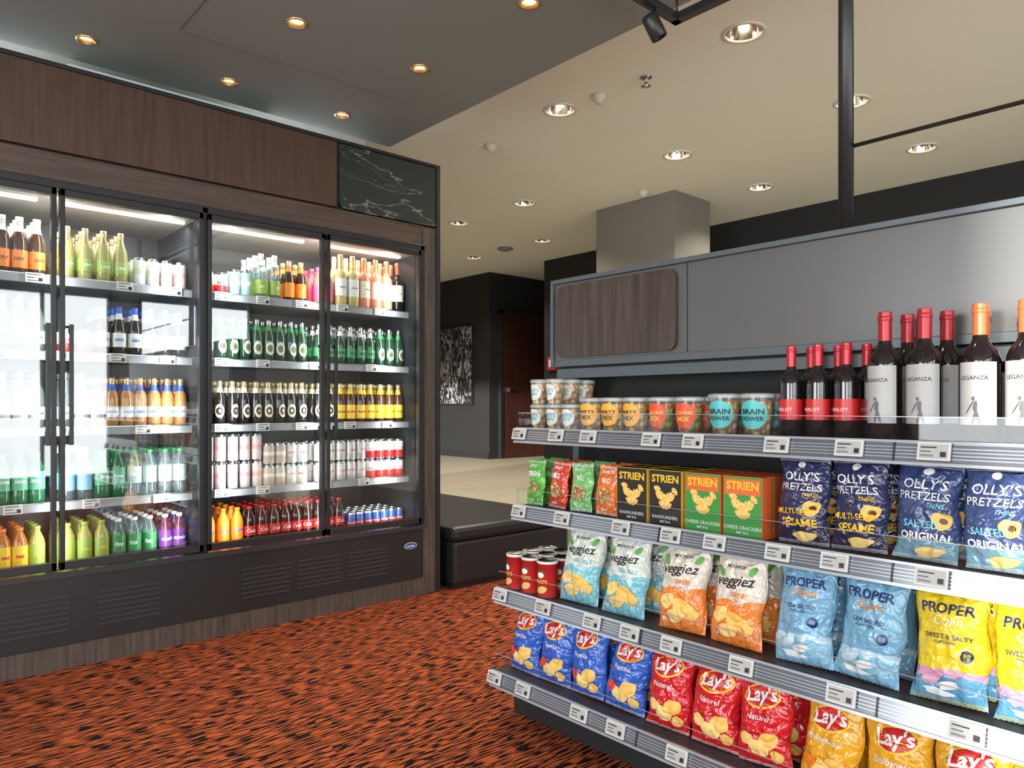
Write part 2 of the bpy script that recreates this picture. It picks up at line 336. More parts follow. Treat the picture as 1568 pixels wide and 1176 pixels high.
sun=bpy.data.lights.new('sun','SUN'); sun.energy=5.5; sun.angle=math.radians(1.5); sun.color=(1,.96,.9)
so=bpy.data.objects.new('sun',sun); COL.objects.link(so); so.rotation_euler=Vector((1,.25,-.16)).to_track_quat('-Z','Y').to_euler()
w=bpy.data.worlds.new('World'); S.world=w; w.use_nodes=True
bg=w.node_tree.nodes['Background']; bg.inputs[1].default_value=.9
sk=w.node_tree.nodes.new('ShaderNodeTexSky'); sk.sky_type='HOSEK_WILKIE'; sk.sun_direction=(-.9,-.25,.35)
w.node_tree.links.new(sk.outputs[0],bg.inputs[0])
# ---------------------------------------------------------------- cooler surround
FY=3.67
b=MB()
b.box(-1.3,1.985,FY,FY+.03,2.255,2.615,WOOD)
b.box(-1.3,2.66,FY+.005,FY+.035,2.12,2.245,WOODH)
b.box(2.565,2.66,FY,FY+.03,0,2.24,WOODP2)
b.box(-1.3,2.565,FY,FY+.03,0,.105,WOODP2)
b.box(2.66,2.687,FY-.012,4.45,0,2.62,BLACK)
b.box(-1.3,2.687,FY-.012,4.45,2.615,2.632,BLACK)
b.box(-1.3,2.66,FY+.03,FY+.045,2.1,2.615,BLKM)
b.box(1.985,1.993,FY,FY+.03,2.25,2.615,BLKM)
su=b.obj('wood_cooler_surround',bevel=.002)
b=MB(); b.rrect(1.998,2.655,2.25,2.61,.04,FY-.006,FY+.03,MARBLE,(0,0,1,0)); b.obj('marble_panel',su)
b=MB(); b.box(-1.3,2.5,4.3,4.34,2.66,2.69,emit('cove_led',(.9,.95,1),6)); b.obj('cove_strip',su)
b=MB(); b.box(.75,1.75,4.0,4.45,2.64,2.78,mat('duct_grey',(.6,.65,.66),.7)); b.obj('duct_box',su)
area('cove_light',(.6,4.2,2.66),(180,0,0),3.4,.1,9,(.9,.96,1))
# ---------------------------------------------------------------- cooler
cooler=empty('glass_door_cooler',(0,FY,0))
def cobj(b,n,bevel=0):
    o=b.obj(n,None,bevel=bevel); o.parent=cooler; o.matrix_parent_inverse=Matrix.Translation((0,-FY,0)); return o
INT=mat('cooler_interior',(.03,.033,.035),.4); SHELF=mat('cooler_shelf',(.16,.17,.175),.4,.3)
RAIL=mat('price_rail',(.3,.315,.325),.35)
DX=[-1.24,-.61,.02,.645,1.268,1.905,2.54]
b=MB()
b.box(-1.27,2.56,FY-.005,FY+.05,.105,.43,BLACK); b.box(-1.27,2.56,4.36,4.44,.1,2.12,INT); b.box(-1.27,2.56,3.74,4.36,.33,.385,INT)
b.box(-1.27,2.56,3.74,4.36,2.07,2.12,mat('cooler_top_panel',(.3,.27,.23),.4))
for x in(-1.27,0.0,1.25,2.54): b.box(x,x+.02+(.016 if x in(0.0,1.25) else 0),FY+.05,4.36,.38,2.1,INT)
for x in(-1.27,1.253,.005,2.54): b.box(x,x+.03,FY-.012,FY+.02,.43,2.12,BLACK)
b.box(-1.27,2.57,FY-.012,FY+.03,2.09,2.125,BLACK)
cobj(b,'cabinet',.003)
b=MB(); G2=mat('grille_slat',(.035,.035,.037),.3)  # slightly lighter, glossier black for the slats and lip strip
for x0 in(-1.1,-.5,.1,.43,.8,1.45,1.75,2.05):
    for k in range(7): b.box(x0,x0+.26,FY-.011,FY-.004,.17+k*.024,.18+k*.024,G2)
b.box(-1.27,2.56,FY-.02,FY,.405,.43,G2)
cobj(b,'grille')
b=MB(); flat=lambda y:(lambda x,z:(x,y,z))
b.disc(flat(FY-.008),2.47,.31,.045,.02,WHITE); b.disc(flat(FY-.0095),2.47,.31,.041,.017,mat('badge_blue',(.02,.06,.3),.4)); b.text(flat(FY-.011),'cooler',2.47,.31,.022,WHITE)
cobj(b,'badge')
b=MB(); gl=MB()
for i in range(6):
    x0,x1=DX[i]+.006,DX[i+1]-.006; 
    if i in(1,3): x1-=.008
    z0,z1=.44,2.085; t=.02; ya,yb=FY-.03,FY+.005
    b.box(x0,x0+t,ya,yb,z0,z1,BLACK); b.box(x1-t,x1,ya,yb,z0,z1,BLACK); b.box(x0,x1,ya,yb,z1-.03,z1,BLACK); b.box(x0,x1,ya,yb,z0,z0+.035,BLACK)
    gl.add([(x0+t,FY-.018,z0+.035),(x1-t,FY-.018,z0+.035),(x1-t,FY-.018,z1-.03),(x0+t,FY-.018,z1-.03)],[(0,1,2,3)],GLASS)
    hx=x1-.045 if i%2==0 else x0+.03
    b.box(hx,hx+.016,ya-.035,ya-.02,.98,1.5,BLACK)
    for hz in(1.02,1.46): b.box(hx,hx+.016,ya-.03,ya,hz,hz+.02,BLACK)
cobj(b,'door_frames',.002); cobj(gl,'door_glass')
SZ=[1.71,1.372,1.035,.70,.40]
b=MB(); tg=MB(); wl=MB()
for z in SZ:
    for x0,x1 in((-1.24,-.0),(.04,1.248),(1.29,2.538)):
        if z>.5: b.box(x0,x1,3.80,4.34,z-.004,z+.008,SHELF)
        b.box(x0,x1,3.785,3.80,z-.02,z+.02,RAIL); b.box(x0,x1,3.783,3.785,z+.015,z+.02,SILV)
        x=x0+.1
        while x<x1-.05:
            tg.box(x-.035,x+.035,3.775,3.783,z-.02,z+.022,OFFW)
            for k,ww in enumerate((.05,.03,.04)): tg.box(x-.028,x-.028+ww,3.7735,3.775,z+.012-k*.013,z+.015-k*.013,INK)
            tg.box(x+.014,x+.029,3.7735,3.775,z-.015,z+.001,INK)
            x+=random.choice([.22,.3,.36,.25])
cobj(b,'shelves'); cobj(tg,'price_labels')
LEDM=emit('cooler_led',(1,.93,.82),.6)
b=MB()
for i in range(6): b.box(DX[i]+.05,DX[i+1]-.05,3.80,3.825,2.055,2.07,LEDM)
cobj(b,'led_strips')
for i in range(1,6):
    xc=(DX[i]+DX[i+1])/2
    area('cooler_top_led',(xc,3.85,2.05),(25,0,0),.55,.05,2.6,(1,.98,.95))
for x in(.12,.66,1.12,1.43,1.905,2.38):
    area('cooler_side_led',(x,3.725,1.25),(90,0,0),.03,1.6,4.8,(.98,.99,1))
# ---------------------------------------------------------------- drinks
def cyl(r): return lambda off=0:(lambda x,z:((r+off)*math.sin(x/r),-(r+off)*math.cos(x/r),z))
GB=mat('brown_glass',(.06,.022,.008),.08,coat=.5); GG=mat('green_glass',(.01,.05,.022),.08,coat=.5); GD=mat('dark_glass',(.012,.010,.009),.08,coat=.5)
GA=mat('amber_drink',(.4,.19,.05),.08,coat=.5); CL=glassmat('clear_bottle',(.85,.93,.93),.06,.12,(.5,.6,.6)); PETG=glassmat('green_pet',(.3,.7,.45),.06,.45,(.02,.22,.08))
GOLD=mat('gold_foil',(.75,.58,.3),.3,.8)
def beer(n,g,lab,cap,inner=None,r=.0305,h=.232,text=None,tc=INK,lz=(.045,.11),neck=None,oval=False):
    b=MB(); k=h/.232
    P=[(0,.004),(.8*r,0),(r,.006),(r,.135*k),(r*.86,.158*k),(r*.48,.182*k),(r*.42,.213*k),(r*.47,.215*k),(r*.47,h),(0,h+.001)]
    b.lathe(P,[g]*6+[cap]*3,18)
    b.lathe([(r*.43,.2*k),(r*.45,.2*k),(r*.45,.212*k)],cap,16)
    c=cyl(r)
    if oval: b.disc(c(.0012),0,(lz[0]+lz[1])/2*k,.024,.036*k,lab,seg=20); b.disc(c(.0018),0,(lz[0]+lz[1])/2*k,.016,.02*k,INK if not oval=='g' else GRN); b.disc(c(.0022),0,(lz[0]+lz[1])/2*k,.008,.010*k,GOLD if not oval=='g' else RED0)
    else: b.lathe([(r+.0006,lz[0]*k),(r+.0006,lz[1]*k)],lab,18)
    if neck: b.lathe([(r*.66,.172*k),(r*.5,.184*k),(r*.45,.2*k)],neck,16)
    if text: b.text(c(.0018),text,0,(lz[0]+lz[1])/2*k,.02,tc,maxw=.052)
    return b.mesh(n)
def wine(n,g,lab,cap,r=.038,h=.31,text=None,tc=INK,lz=(.07,.17),tsize=.022,full=False,fig=False):
    b=MB()
    P=[(0,.01),(r*.85,0),(r,.008),(r,h*.58),(r*.97,h*.62),(r*.82,h*.67),(r*.55,h*.71),(r*.42,h*.745),(r*.37,h*.79),(r*.37,h*.8),(r*.38,h*.99),(r*.36,h),(0,h)]
    b.lathe(P,[g]*9+[cap]*3,24); b.lathe([(r*.39,h*.775),(r*.395,h*.8),(r*.4,h*.995)],cap,20); b.lathe([(r*.42,h*.93),(r*.44,h*.935),(r*.44,h*.96),(r*.42,h*.965)],cap,20)
    c=cyl(r)
    if full: b.lathe([(r+.0006,lz[0]),(r+.0006,lz[1])],lab,24)
    else: b.patch(c(.0009),-r*1.25,r*1.25,lz[0],lz[1],lab,14,3)
    if text: b.text(c(.0016),text,0,lz[0]+(lz[1]-lz[0])*.75 if fig else (lz[0]+lz[1])/2,tsize,tc,0.005,maxw=r*1.5)
    if fig:
        G=mat('label_grey',(.12,.12,.13),.5)
        b.disc(c(.0016),.008,lz[0]+.02,.003,.02,G,rot=.25); b.disc(c(.0018),.003,lz[0]+.02,.0025,.021,G,rot=-.2)
        b.disc(c(.002),.004,lz[0]+.042,.004,.012,G,rot=-.15); b.disc(c(.0016),.0,lz[0]+.059,.0035,.004,G); b.disc(c(.0022),-.006,lz[0]+.04,.0015,.018,G,rot=-.5)
    return b.mesh(n)
def pet(n,liq,lab,cap,r=.032,h=.228,text=None,tc=WHITE,lz=(.07,.15),coke=False):
    b=MB(); w=.86 if coke else .97
    P=[(0,.004),(r*.8,0),(r,.01),(r,.05),(r*w,.075),(r*(.95 if coke else 1),.12),(r,.15),(r*.9,.17),(r*.5,.2),(r*.4,.208),(r*.4,.212),(r*.46,.212),(r*.46,h),(0,h)]
    b.lathe(P,[liq]*10+[cap]*3,18); b.lathe([(r*1.015,lz[0]),(r*1.015,lz[1])],lab,20); c=cyl(r*1.015)
    if text: b.text(c(.0012),text,0,(lz[0]+lz[1])/2,.026,tc,shear=.2,maxw=.056)
    return b.mesh(n)
def can(n,m,top=None,r=.032,h=.118,text=None,tc=WHITE,band=None,m2=None):
    b=MB(); 
    P=[(0,.004),(r*.75,0),(r,.01),(r,h*.45),(r,h-.012),(r*.84,h-.001),(r*.84,h),(r*.78,h-.004),(0,h-.004)]
    b.lathe(P,[SILV,SILV,m2 or m,m,SILV,SILV,SILV,SILV],20); c=cyl(r)
    if band: b.lathe([(r+.0005,h*.45),(r+.0005,h*.62)],band,20)
    if text: b.text(c(.0012),text,0,h*.55,.022,tc,maxw=.05)
    return b.mesh(n)
RED=mat('red_print',(.55,.02,.02),.35); RED0=RED; PINK=mat('pink_print',(.7,.08,.18),.35); ORG=mat('orange_print',(.8,.22,.02),.35); YEL=mat('yellow_print',(.85,.52,.03),.35)
LIME=mat('lime_print',(.3,.42,.07),.35); GRN=mat('green_print',(.03,.25,.07),.35); TEAL=mat('teal_print',(.05,.42,.42),.4); BLU=mat('blue_print',(.03,.1,.45),.35); NAVY=mat('navy_print',(.02,.03,.12),.35)
PURP=mat('purple_print',(.15,.03,.25),.35); CREAM=mat('cream_print',(.75,.66,.5),.45); LBLUE=mat('lightblue_print',(.25,.5,.75),.35); BRN=mat('brown_print',(.12,.05,.02),.4)
LW2=mat('label_paper',(.6,.6,.57),.5)
M={}
M['prosecco']=beer('sparkling',GB,ORG,OFFW,h=.26,r=.032,lz=(.03,.1),neck=OFFW,text='DRY')
M['cider']=beer('lime_beer',mat('lime_glass',(.33,.32,.1),.1,coat=.5),LIME,GOLD,h=.25,lz=(.05,.1),neck=GOLD,text='LIMA',tc=WHITE)
M['wcan']=can('white_can',mat('pale_can',(.55,.57,.53),.3),h=.145,r=.027,band=mat('pale_green',(.4,.5,.3),.4))
M['pcan']=can('pink_white_can',mat('pale_can2',(.6,.5,.48),.3),h=.145,r=.027,band=mat('pale_pink',(.6,.32,.32),.4))
M['rcan']=can('red_white_can',OFFW,h=.12,m2=RED,text='BEER',tc=RED)
M['tcan']=can('teal_can',mat('pale_teal',(.3,.5,.5),.3),h=.145,r=.027,band=OFFW,text='gin')
M['gbot']=beer('green_label_bottle',CL,LIME,OFFW,h=.25,lz=(.03,.1),neck=OFFW,text='gin',tc=WHITE)
M['obot']=beer('orange_label_bottle',GB,ORG,GOLD,h=.23,lz=(.03,.11),neck=ORG)
M['pbot']=beer('pink_label_bottle',mat('rose_drink',(.5,.15,.15),.1,coat=.5),PINK,PINK,h=.22,lz=(.03,.11))
M['rose']=wine('rose_wine',mat('rose_wine_liquid',(.65,.25,.15),.08,coat=.5),CREAM,mat('copper_foil',(.6,.25,.12),.3,.6),text='rose')
M['red']=wine('red_wine_cool',GD,CREAM,mat('red_foil',(.5,.1,.05),.3,.4),text='wine')
M['white']=wine('white_wine',mat('white_wine_liquid',(.5,.4,.15),.08,coat=.5),OFFW,GOLD,text='wine')
M['water']=beer('water_bottle',CL,mat('waterlabel',(.5,.53,.53),.4),SILV,h=.26,r=.031,lz=(.04,.09),text='water')
M['wblue']=beer('water_blue',CL,LBLUE,OFFW,h=.25,r=.031,lz=(.05,.12))
M['dgreen']=beer('dark_green_beer',GD,LW2,BLU,h=.24,text='BIER',tc=BLU,neck=LW2)
M['green']=beer('green_beer',GG,LW2,SILV,h=.235,neck=GRN,oval='g')
M['green2']=beer('green_beer2',GG,GRN,SILV,h=.235,text='BEER',neck=LW2,lz=(.05,.1))
M['corona']=beer('pale_lager',GA,LW2,GOLD,h=.24,text='LAGER',tc=BLU,lz=(.05,.1),neck=BLU)
M['stout']=beer('stout',GD,CREAM,GOLD,h=.235,oval=True,neck=CREAM)
M['yell']=beer('yellow_label_beer',GB,YEL,GOLD,h=.235,neck=YEL,text='BLOND',lz=(.03,.11))
M['sprite']=pet('green_soda',PETG,mat('g1',(.1,.35,.2),.4),GRN,text='lime')
M['clearpet']=pet('clear_soda',CL,mat('cl_lab',(.4,.52,.48),.4),GRN,text='spa')
M['scan']=can('silver_can',mat('can_silver',(.55,.53,.5),.3,.3),text='LIGHT',tc=RED)
M['bcan']=can('beige_can',mat('can_beige',(.5,.4,.32),.3),text='ICE',tc=WHITE,band=CREAM)
M['wrcan']=can('white_red_can',OFFW,m2=RED,text='COLA',tc=RED)
M['lcan']=can('blue_silver_can',mat('can_blue2',(.05,.12,.4),.3,.3),h=.135,r=.026,m2=mat('can_silver2',(.55,.57,.62),.3,.5),text='energy',band=RED)
M['itea']=pet('ice_tea_peach',mat('tea',(.42,.13,.02),.1,coat=.4),YEL,ORG,text='tea',tc=RED,lz=(.06,.15))
M['gtea']=pet('ice_tea_green',mat('tea2',(.36,.33,.07),.1,coat=.4),LIME,LIME,text='tea',tc=YEL,lz=(.06,.15))
M['sprz']=pet('clear_lemon_soda',CL,GRN,OFFW,text='fizz')
M['purple']=pet('cassis',mat('cassis_liq',(.09,.015,.04),.1,coat=.4),PURP,OFFW,text='cassis')
M['fanta']=pet('orange_soda',mat('orange_liq',(.8,.26,.01),.1,coat=.4),ORG,ORG,text='orange',tc=BLU)
M['coke']=pet('cola',mat('cola_liq',(.02,.006,.004),.08,coat=.6),RED,RED,text='Cola',coke=True,lz=(.075,.125))
def shelf_items(name,zi,x0,x1,keys,sp=.067,rows=4,stack=1,y0=3.84):
    e=empty(name,((x0+x1)/2,3.9,SZ[zi])); z=SZ[zi]+.0085
    if zi==4: z=.386
    n=max(1,int(round((x1-x0)/sp))); k=0
    for i in range(n):
        key=keys[min(len(keys)-1,int(i*len(keys)/n))]
        me=M[key]; hh=max(v.co.z for v in me.vertices)
        for r in range(rows):
            for s_ in range(stack):
                k+=1
                x=x0+(i+.5)*(x1-x0)/n+random.uniform(-.0015,.0015); y=y0+r*.078+random.uniform(-.001,.002)
                o=inst('bottle_%d'%k,me,None,(x,y,z+s_*hh),(0,0,random.uniform(-.35,.35)))
                o.parent=e; o.matrix_parent_inverse=Matrix.Translation(e.location).inverted()
I=shelf_items
I('sparkling_wine_bottles',0,.05,.63,['prosecco'])
I('lime_beer_bottles',0,.675,.975,['cider'],.073); I('seltzer_cans',0,.985,1.24,['wcan','pcan'],.06)
I('beer_cans',0,1.31,1.44,['rcan'],.067,stack=1); I('gin_cans',0,1.45,1.57,['tcan'],.06); I('lime_drink_bottles',0,1.585,1.74,['gbot']); I('orange_drink_bottles',0,1.745,1.89,['obot'],.068)
I('pink_drink_bottles',0,1.93,2.05,['pbot']); I('wine_bottles',0,2.06,2.53,['white','rose','rose','rose','red'],.079,rows=3)
I('water_bottles',1,.05,.63,['water']); I('soda_cans',1,.685,.82,['rcan'],.067); I('lager_bottles',1,.825,1.24,['dgreen'],.064)
I('green_beer_bottles',1,1.31,1.89,['green'],.064); I('green_lager_bottles',1,1.93,2.53,['green2','green2','green'],.064)
I('water_bottles',2,.05,.63,['water']); I('pale_lager_bottles',2,.68,1.24,['water','corona','corona','corona','corona'],.065)
I('stout_bottles',2,1.305,1.89,['stout'],.064); I('blond_beer_bottles',2,1.93,2.53,['stout','yell','yell','yell','yell'],.064)
I('lime_soda_bottles',3,.05,.63,['sprite']); I('clear_soda_bottles',3,.68,1.24,['wblue','sprite','clearpet','clearpet','clearpet'])
I('iced_coffee_cans',3,1.31,1.89,['pcan','pcan','bcan','scan'],.066,stack=2,rows=3); I('cola_cans',3,1.93,2.53,['scan','wrcan'],.066,stack=2,rows=3)
I('iced_tea_bottles',4,.05,.63,['gtea','itea','itea','itea','gtea']); I('soft_drink_bottles',4,.68,1.24,['gtea','gtea','gtea','sprz','sprz','sprz','purple','purple'])
I('orange_soda_bottles',4,1.31,1.53,['fanta']); I('cola_bottles',4,1.53,2.12,['coke']); I('energy_drink_cans',4,2.14,2.53,['lcan'],.056,stack=1)
# ---------------------------------------------------------------- bench
LEA=mat('black_leather',(.016,.016,.016),.35,bump=.15,bs=90)
b=MB(); b.box(2.76,3.775,3.61,7.2,.03,.3,LEA); be=b.obj('leather_bench',bevel=.02)
b=MB(); b.box(2.75,3.775,3.6,7.2,.3,.392,LEA); b.obj('seat_cushion',be,bevel=.03)
b=MB(); b.box(2.8,3.7,3.66,7.1,0,.03,BLKM); b.obj('bench_base',be)
# ---------------------------------------------------------------- gondola
gon=empty('snack_display_shelf',(2,.8,0))
def gobj(b,n,bevel=0):
    o=b.obj(n,None,bevel=bevel); o.parent=gon; o.matrix_parent_inverse=Matrix.Translation((-2,-.8,0)); return o
YL,YR=2.01,-.7
HG=mat('header_grey',(.125,.125,.122),.36,.3,var=.04,vs=3,bump=.02,bs=500); HG2=mat('header_edge',(.105,.125,.138),.4,.3)
b=MB()
b.box(2.03,2.2,YR,YL,1.325,1.62,HG); b.box(2.015,2.2,YR,YL+.004,1.62,1.636,HG2); b.box(2.015,2.05,YL,YL+.012,1.3,1.636,HG2)
b.box(2.025,2.2,YR,YL,1.30,1.325,HG2); b.box(2.04,2.2,YR,YL,1.255,1.292,HG2); b.box(2.05,2.18,YR,YL-.01,1.292,1.30,BLKM)
b.box(2.0285,2.031,1.398,1.402,1.325,1.62,BLKM)
gobj(b,'header',.003)
b=MB(); b.rrect(1.436,1.985,1.335,1.606,.035,2.014,2.031,WOODP,plane='YZ'); gobj(b,'walnut_header_panel',.002)
b=MB(); b.box(2.17,2.2,YR,YL-.02,.12,1.26,BLKM); b.box(1.84,2.2,YR,YL+.03,0,.13,BLKM)
b.box(2.13,2.17,YL-.03,YL,.13,1.26,HG2); 
for y in(1.1,.2): b.box(2.16,2.172,y,y+.03,.13,1.26,BLACK)
gobj(b,'back_panel',.002)
SHV=[(1.822,1.043),(1.812,.76),(1.726,.468),(1.705,.175)]
SH=mat('shelf_grey',(.05,.055,.06),.45,.4); RL=mat('shelf_rail',(.2,.215,.24),.18,.55); RL2=mat('shelf_rail_light',(.5,.53,.58),.2,.5)
TAG=mat('tag_body',(.62,.62,.6),.5)
for k,(X,Z) in enumerate(SHV):
    b=MB(); tg=MB(); ac=MB()
    def aq(pts): ac.add(pts,[(0,1,2,3)],ACRY)
    b.box(X+.02,2.17,YR,YL,Z,Z+.018,SH)
    b.box(X+.06,2.17,YL,YL+.006,Z-.03,Z+.018,SH)
    R=Matrix.Translation((X,0,Z))@Matrix.Rotation(math.radians(14),4,'Y')
    b.box(0,.012,YR,YL,-.03,.026,RL,R); b.box(-.006,.004,YR,YL,-.032,-.025,RL2,R); b.box(-.006,.004,YR,YL,.02,.026,RL2,R)
    for zz in(.009,.001,-.007,-.015): b.box(-.002,.0,YR,YL,zz,zz+.0022,RL2,R)
    for y in(1.35,.68,.0): b.box(-.004,.013,y-.002,y+.002,-.032,.027,BLACK,R)
    h=.08
    aq([(X+.013,YR,Z+.018),(X+.013,YL,Z+.018),(X+.013,YL,Z+h),(X+.013,YR,Z+h)])
    aq([(X+.013,YL-.001,Z+.018),(X+.25,YL-.001,Z+.018),(X+.25,YL-.001,Z+h+.01),(X+.013,YL-.001,Z+h)])
    ac.box(X+.012,X+.0145,YR,YL,Z+h,Z+h+.0015,RL2)
    y=YL-.035+random.uniform(-.01,.02)
    while y>YR+.05:
        tg.box(-.0125,-.006,y-.034,y+.034,-.020,.021,TAG,R)
        tg.box(-.0130,-.0124,y-.030,y+.030,-.016,.017,mat('tag_screen',(.42,.42,.4),.4),R)
        tg.box(-.0136,-.0129,y-.006,y+.027,.008,.011,INK,R); tg.box(-.0136,-.0129,y+.005,y+.027,-.001,.001,INK,R); tg.box(-.0136,-.0129,y-.026,y-.014,-.012,.0,INK,R); tg.box(-.0136,-.0129,y-.0,y+.027,-.012,-.007,mat('tag_grey',(.2,.2,.2),.5),R)
        y-=random.choice([.19,.22,.15,.26])
    gobj(b,'shelf_%d'%k); gobj(tg,'price_tags_%d'%k); gobj(ac,'acrylic_lip_%d'%k)
b=MB(); b.tube((2.1,.914,1.636),(2.1,.914,3.1),.0205,BLACK,18); b.lathe([(.035,0),(.035,.01),(.021,.012)],BLACK,18,c=(2.1,.914,1.636))
b.tube((2.1,-.6,1.636),(2.1,-.6,3.1),.0205,BLACK,18); b.tube((2.1,.914,1.885),(2.1,-.6,1.885),.006,BLACK,8)
gobj(b,'support_poles')
# track light
b=MB(); b.box(2.42,2.455,-1.2,1.75,2.68,2.71,BLACK); b.box(1.9,2.455,1.715,1.75,2.68,2.71,BLACK)
for p in((2.437,1.73),(2.437,.3),(1.92,1.73)): b.tube((p[0],p[1],2.71),(p[0],p[1],2.8 if p[0]<2.53 else 3.1),.005,BLACK,8)
tr=b.obj('track_light_rail')
b=MB(); b.tube((2.29,1.73,2.68),(2.29,1.73,2.635),.008,BLACK,8)
R=Matrix.Rotation(math.radians(155),4,'Y')@Matrix.Rotation(math.radians(15),4,'X')
b.lathe([(0,-.05),(.028,-.048),(.032,-.03),(.032,.045),(.029,.047),(.026,.03)],BLACK,20,c=(2.29,1.73,2.61),M=R)
b.lathe([(0,.028),(.026,.03)],mat('amber_lens',(.5,.2,.06),.3,emis=(1,.45,.15),es=1.0),20,c=(2.29,1.73,2.61),M=R)
b.obj('spot_head',tr)
# ---------------------------------------------------------------- bags
def bag_front(W,H,D,seed=0):
    ph=seed*1.7
    def fr(x,z):
        s=max(-1,min(1,2*x/W)); t=max(-1,min(1,2*z/H-1)); u=max(0,1-abs(t)**2.6); p=max(0,1-abs(s)**2.4)
        d=D/2*(u**.7)*(p**.6)
        e=min(1,u*1.4)*min(1,p*1.5)
        n=noise.noise(Vector((x*26+seed*9,z*15,seed*3.1)))
        n2=abs(noise.noise(Vector((x*20+z*12,z*26-x*9,seed*5.3+2))))
        d+=(.007*n-.009*max(0,.22-n2)/.22*.8)*e
        k=abs(t)**2.5
        d+=.004*math.sin(s*11+ph)*k*p**.3*(1 if abs(t)<.93 else .3)+.002*math.sin(s*21+ph*2)*k*(p**.3)
        return max(d,.0012)
    def ox(x,z):
        t=2*z/H-1
        return x*(1-.06*(1-t*t)+.03*math.sin(t*7+ph))+.004*math.sin(t*4+ph)
    def f(off=0): return lambda x,z:(ox(x,z),-fr(x,z)-off,z)
    return f,fr
def make_bag(n,W,H,D,m,seal,decals,seed=0):
    b=MB(); f,fr=bag_front(W,H,D,seed); nx,nz=32,44
    g=[];bk=[]
    for j in range(nz+1):
        for i in range(nx+1):
            x=W*(i/nx-.5); z=H*j/nz; 
            zz=z+(.002*((i%2)*2-1) if j in(0,nz) else 0)
            p=f()(x,z); g.append((p[0],p[1],max(0,zz))); bk.append((p[0],fr(x*.98,z)*.85 if 0<i<nx else p[1],max(0,zz)))
    Fs=[(j*(nx+1)+i,j*(nx+1)+i+1,(j+1)*(nx+1)+i+1,(j+1)*(nx+1)+i) for j in range(nz) for i in range(nx)]
    b.add(g,Fs,m,True); b.add(bk,[tuple(reversed(q)) for q in Fs],m,True)
    for z0,z1 in((.002,.012),(H-.013,H-.001)):
        for q in range(3): b.patch(f(.0008),-W*.49,W*.49,z0+q*.0035,z0+q*.0035+.0012,seal,32,1)
    o=.0012
    for d in decals:
        if d[0]=='d': b.disc(f(o),d[1]*W,d[2]*H,d[3]*W,d[4]*W,d[5],rings=8,seg=32,rot=d[6] if len(d)>6 else 0,wob=d[7] if len(d)>7 else 0)
        elif d[0]=='p': b.patch(f(o),d[1]*W,d[2]*W,d[3]*H,d[4]*H,d[5],12,8)
        else: b.text(f(o+.0008),d[1],d[2]*W,d[3]*H,d[4]*W,d[5],bold=d[6] if len(d)>6 else .02,shear=d[7] if len(d)>7 else 0,rot=d[8] if len(d)>8 else 0,maxw=W*.82)
        o+=.0004
    return b.mesh(n)
CHIP=mat('chip_yellow',(.8,.48,.1),.5,var=.2,vs=80); CHIP2=mat('chip_gold',(.85,.58,.2),.5,var=.2,vs=80); LW=WHITE
LEAF=mat('leaf_green',(.1,.35,.05),.5)
def crisp(n,base,dark,word,seed,extra=ORG):
    return make_bag(n,.152,.238,.085,bagmat(n+'_film',[(0,base),(.3,base),(.33,dark),(.36,base)],.238,wob=.01),WHITE,
     [('d',0,.75,.35,.2,YEL,.15),('d',.0,.755,.32,.17,RED,.15),('t',"Lay's",0,.755,.31,LW,.025,.15,.12),('t',word,-.05,.53,.14,LW,.01,.1),('d',.18,.3,.18,.14,CHIP,.4,.05),('d',-.02,.2,.19,.13,CHIP2,-.3,.05),('d',-.25,.28,.13,.11,extra,0,.08),('d',.3,.15,.11,.1,CHIP,0,.05)],seed)
BG={}
BG['blue']=[crisp('blue_chip_bag%d'%i,(.03,.11,.5),(.03,.07,.35),'Paprika',i,extra=mat('paprika',(.65,.05,.03),.4)) for i in range(3)]
BG['red']=[crisp('red_chip_bag%d'%i,(.6,.012,.02),(.4,.01,.015),'Naturel',i+2,extra=CHIP2) for i in range(3)]
BG['yel']=[crisp('yellow_chip_bag%d'%i,(.75,.36,.02),(.7,.26,.02),'Bolognese',i+4) for i in range(3)]
def base_m(c): return mat('seal_%.2f_%.2f_%.2f'%c,c,.35)
def veg(n,base,light,sub,seed):
    return make_bag(n,.162,.268,.085,bagmat(n+'_film',[(0,base),(.34,base),(.46,light)],.268,wob=.06),base_m(base),
     [('t','veggiez',0,.64,.25,INK,.012,.25,.06),('t','MOONPOP',.0,.8,.08,INK,.005),('t',sub,.12,.52,.11,base_m(base),.02),('t','CHIPS',.12,.44,.1,WHITE,.02),('d',-.22,.3,.18,.13,CHIP2,.5,.08),('d',.12,.26,.21,.14,CHIP,-.2,.08),('d',-.05,.15,.19,.11,CHIP2,.1,.08),('d',.3,.2,.11,.11,CHIP,0,.08),('d',-.32,.74,.05,.1,LEAF,.5),('d',.33,.77,.05,.09,LEAF,-.6),('t','85g',-.3,.1,.09,WHITE)],seed)
BG['vegb']=[veg('blue_veggie_chips%d'%i,(.2,.5,.58),(.6,.64,.58),'SEA SALT',i) for i in range(3)]
BG['vego']=[veg('orange_veggie_chips%d'%i,(.8,.22,.04),(.66,.6,.5),'SWEET',i+3) for i in range(3)]
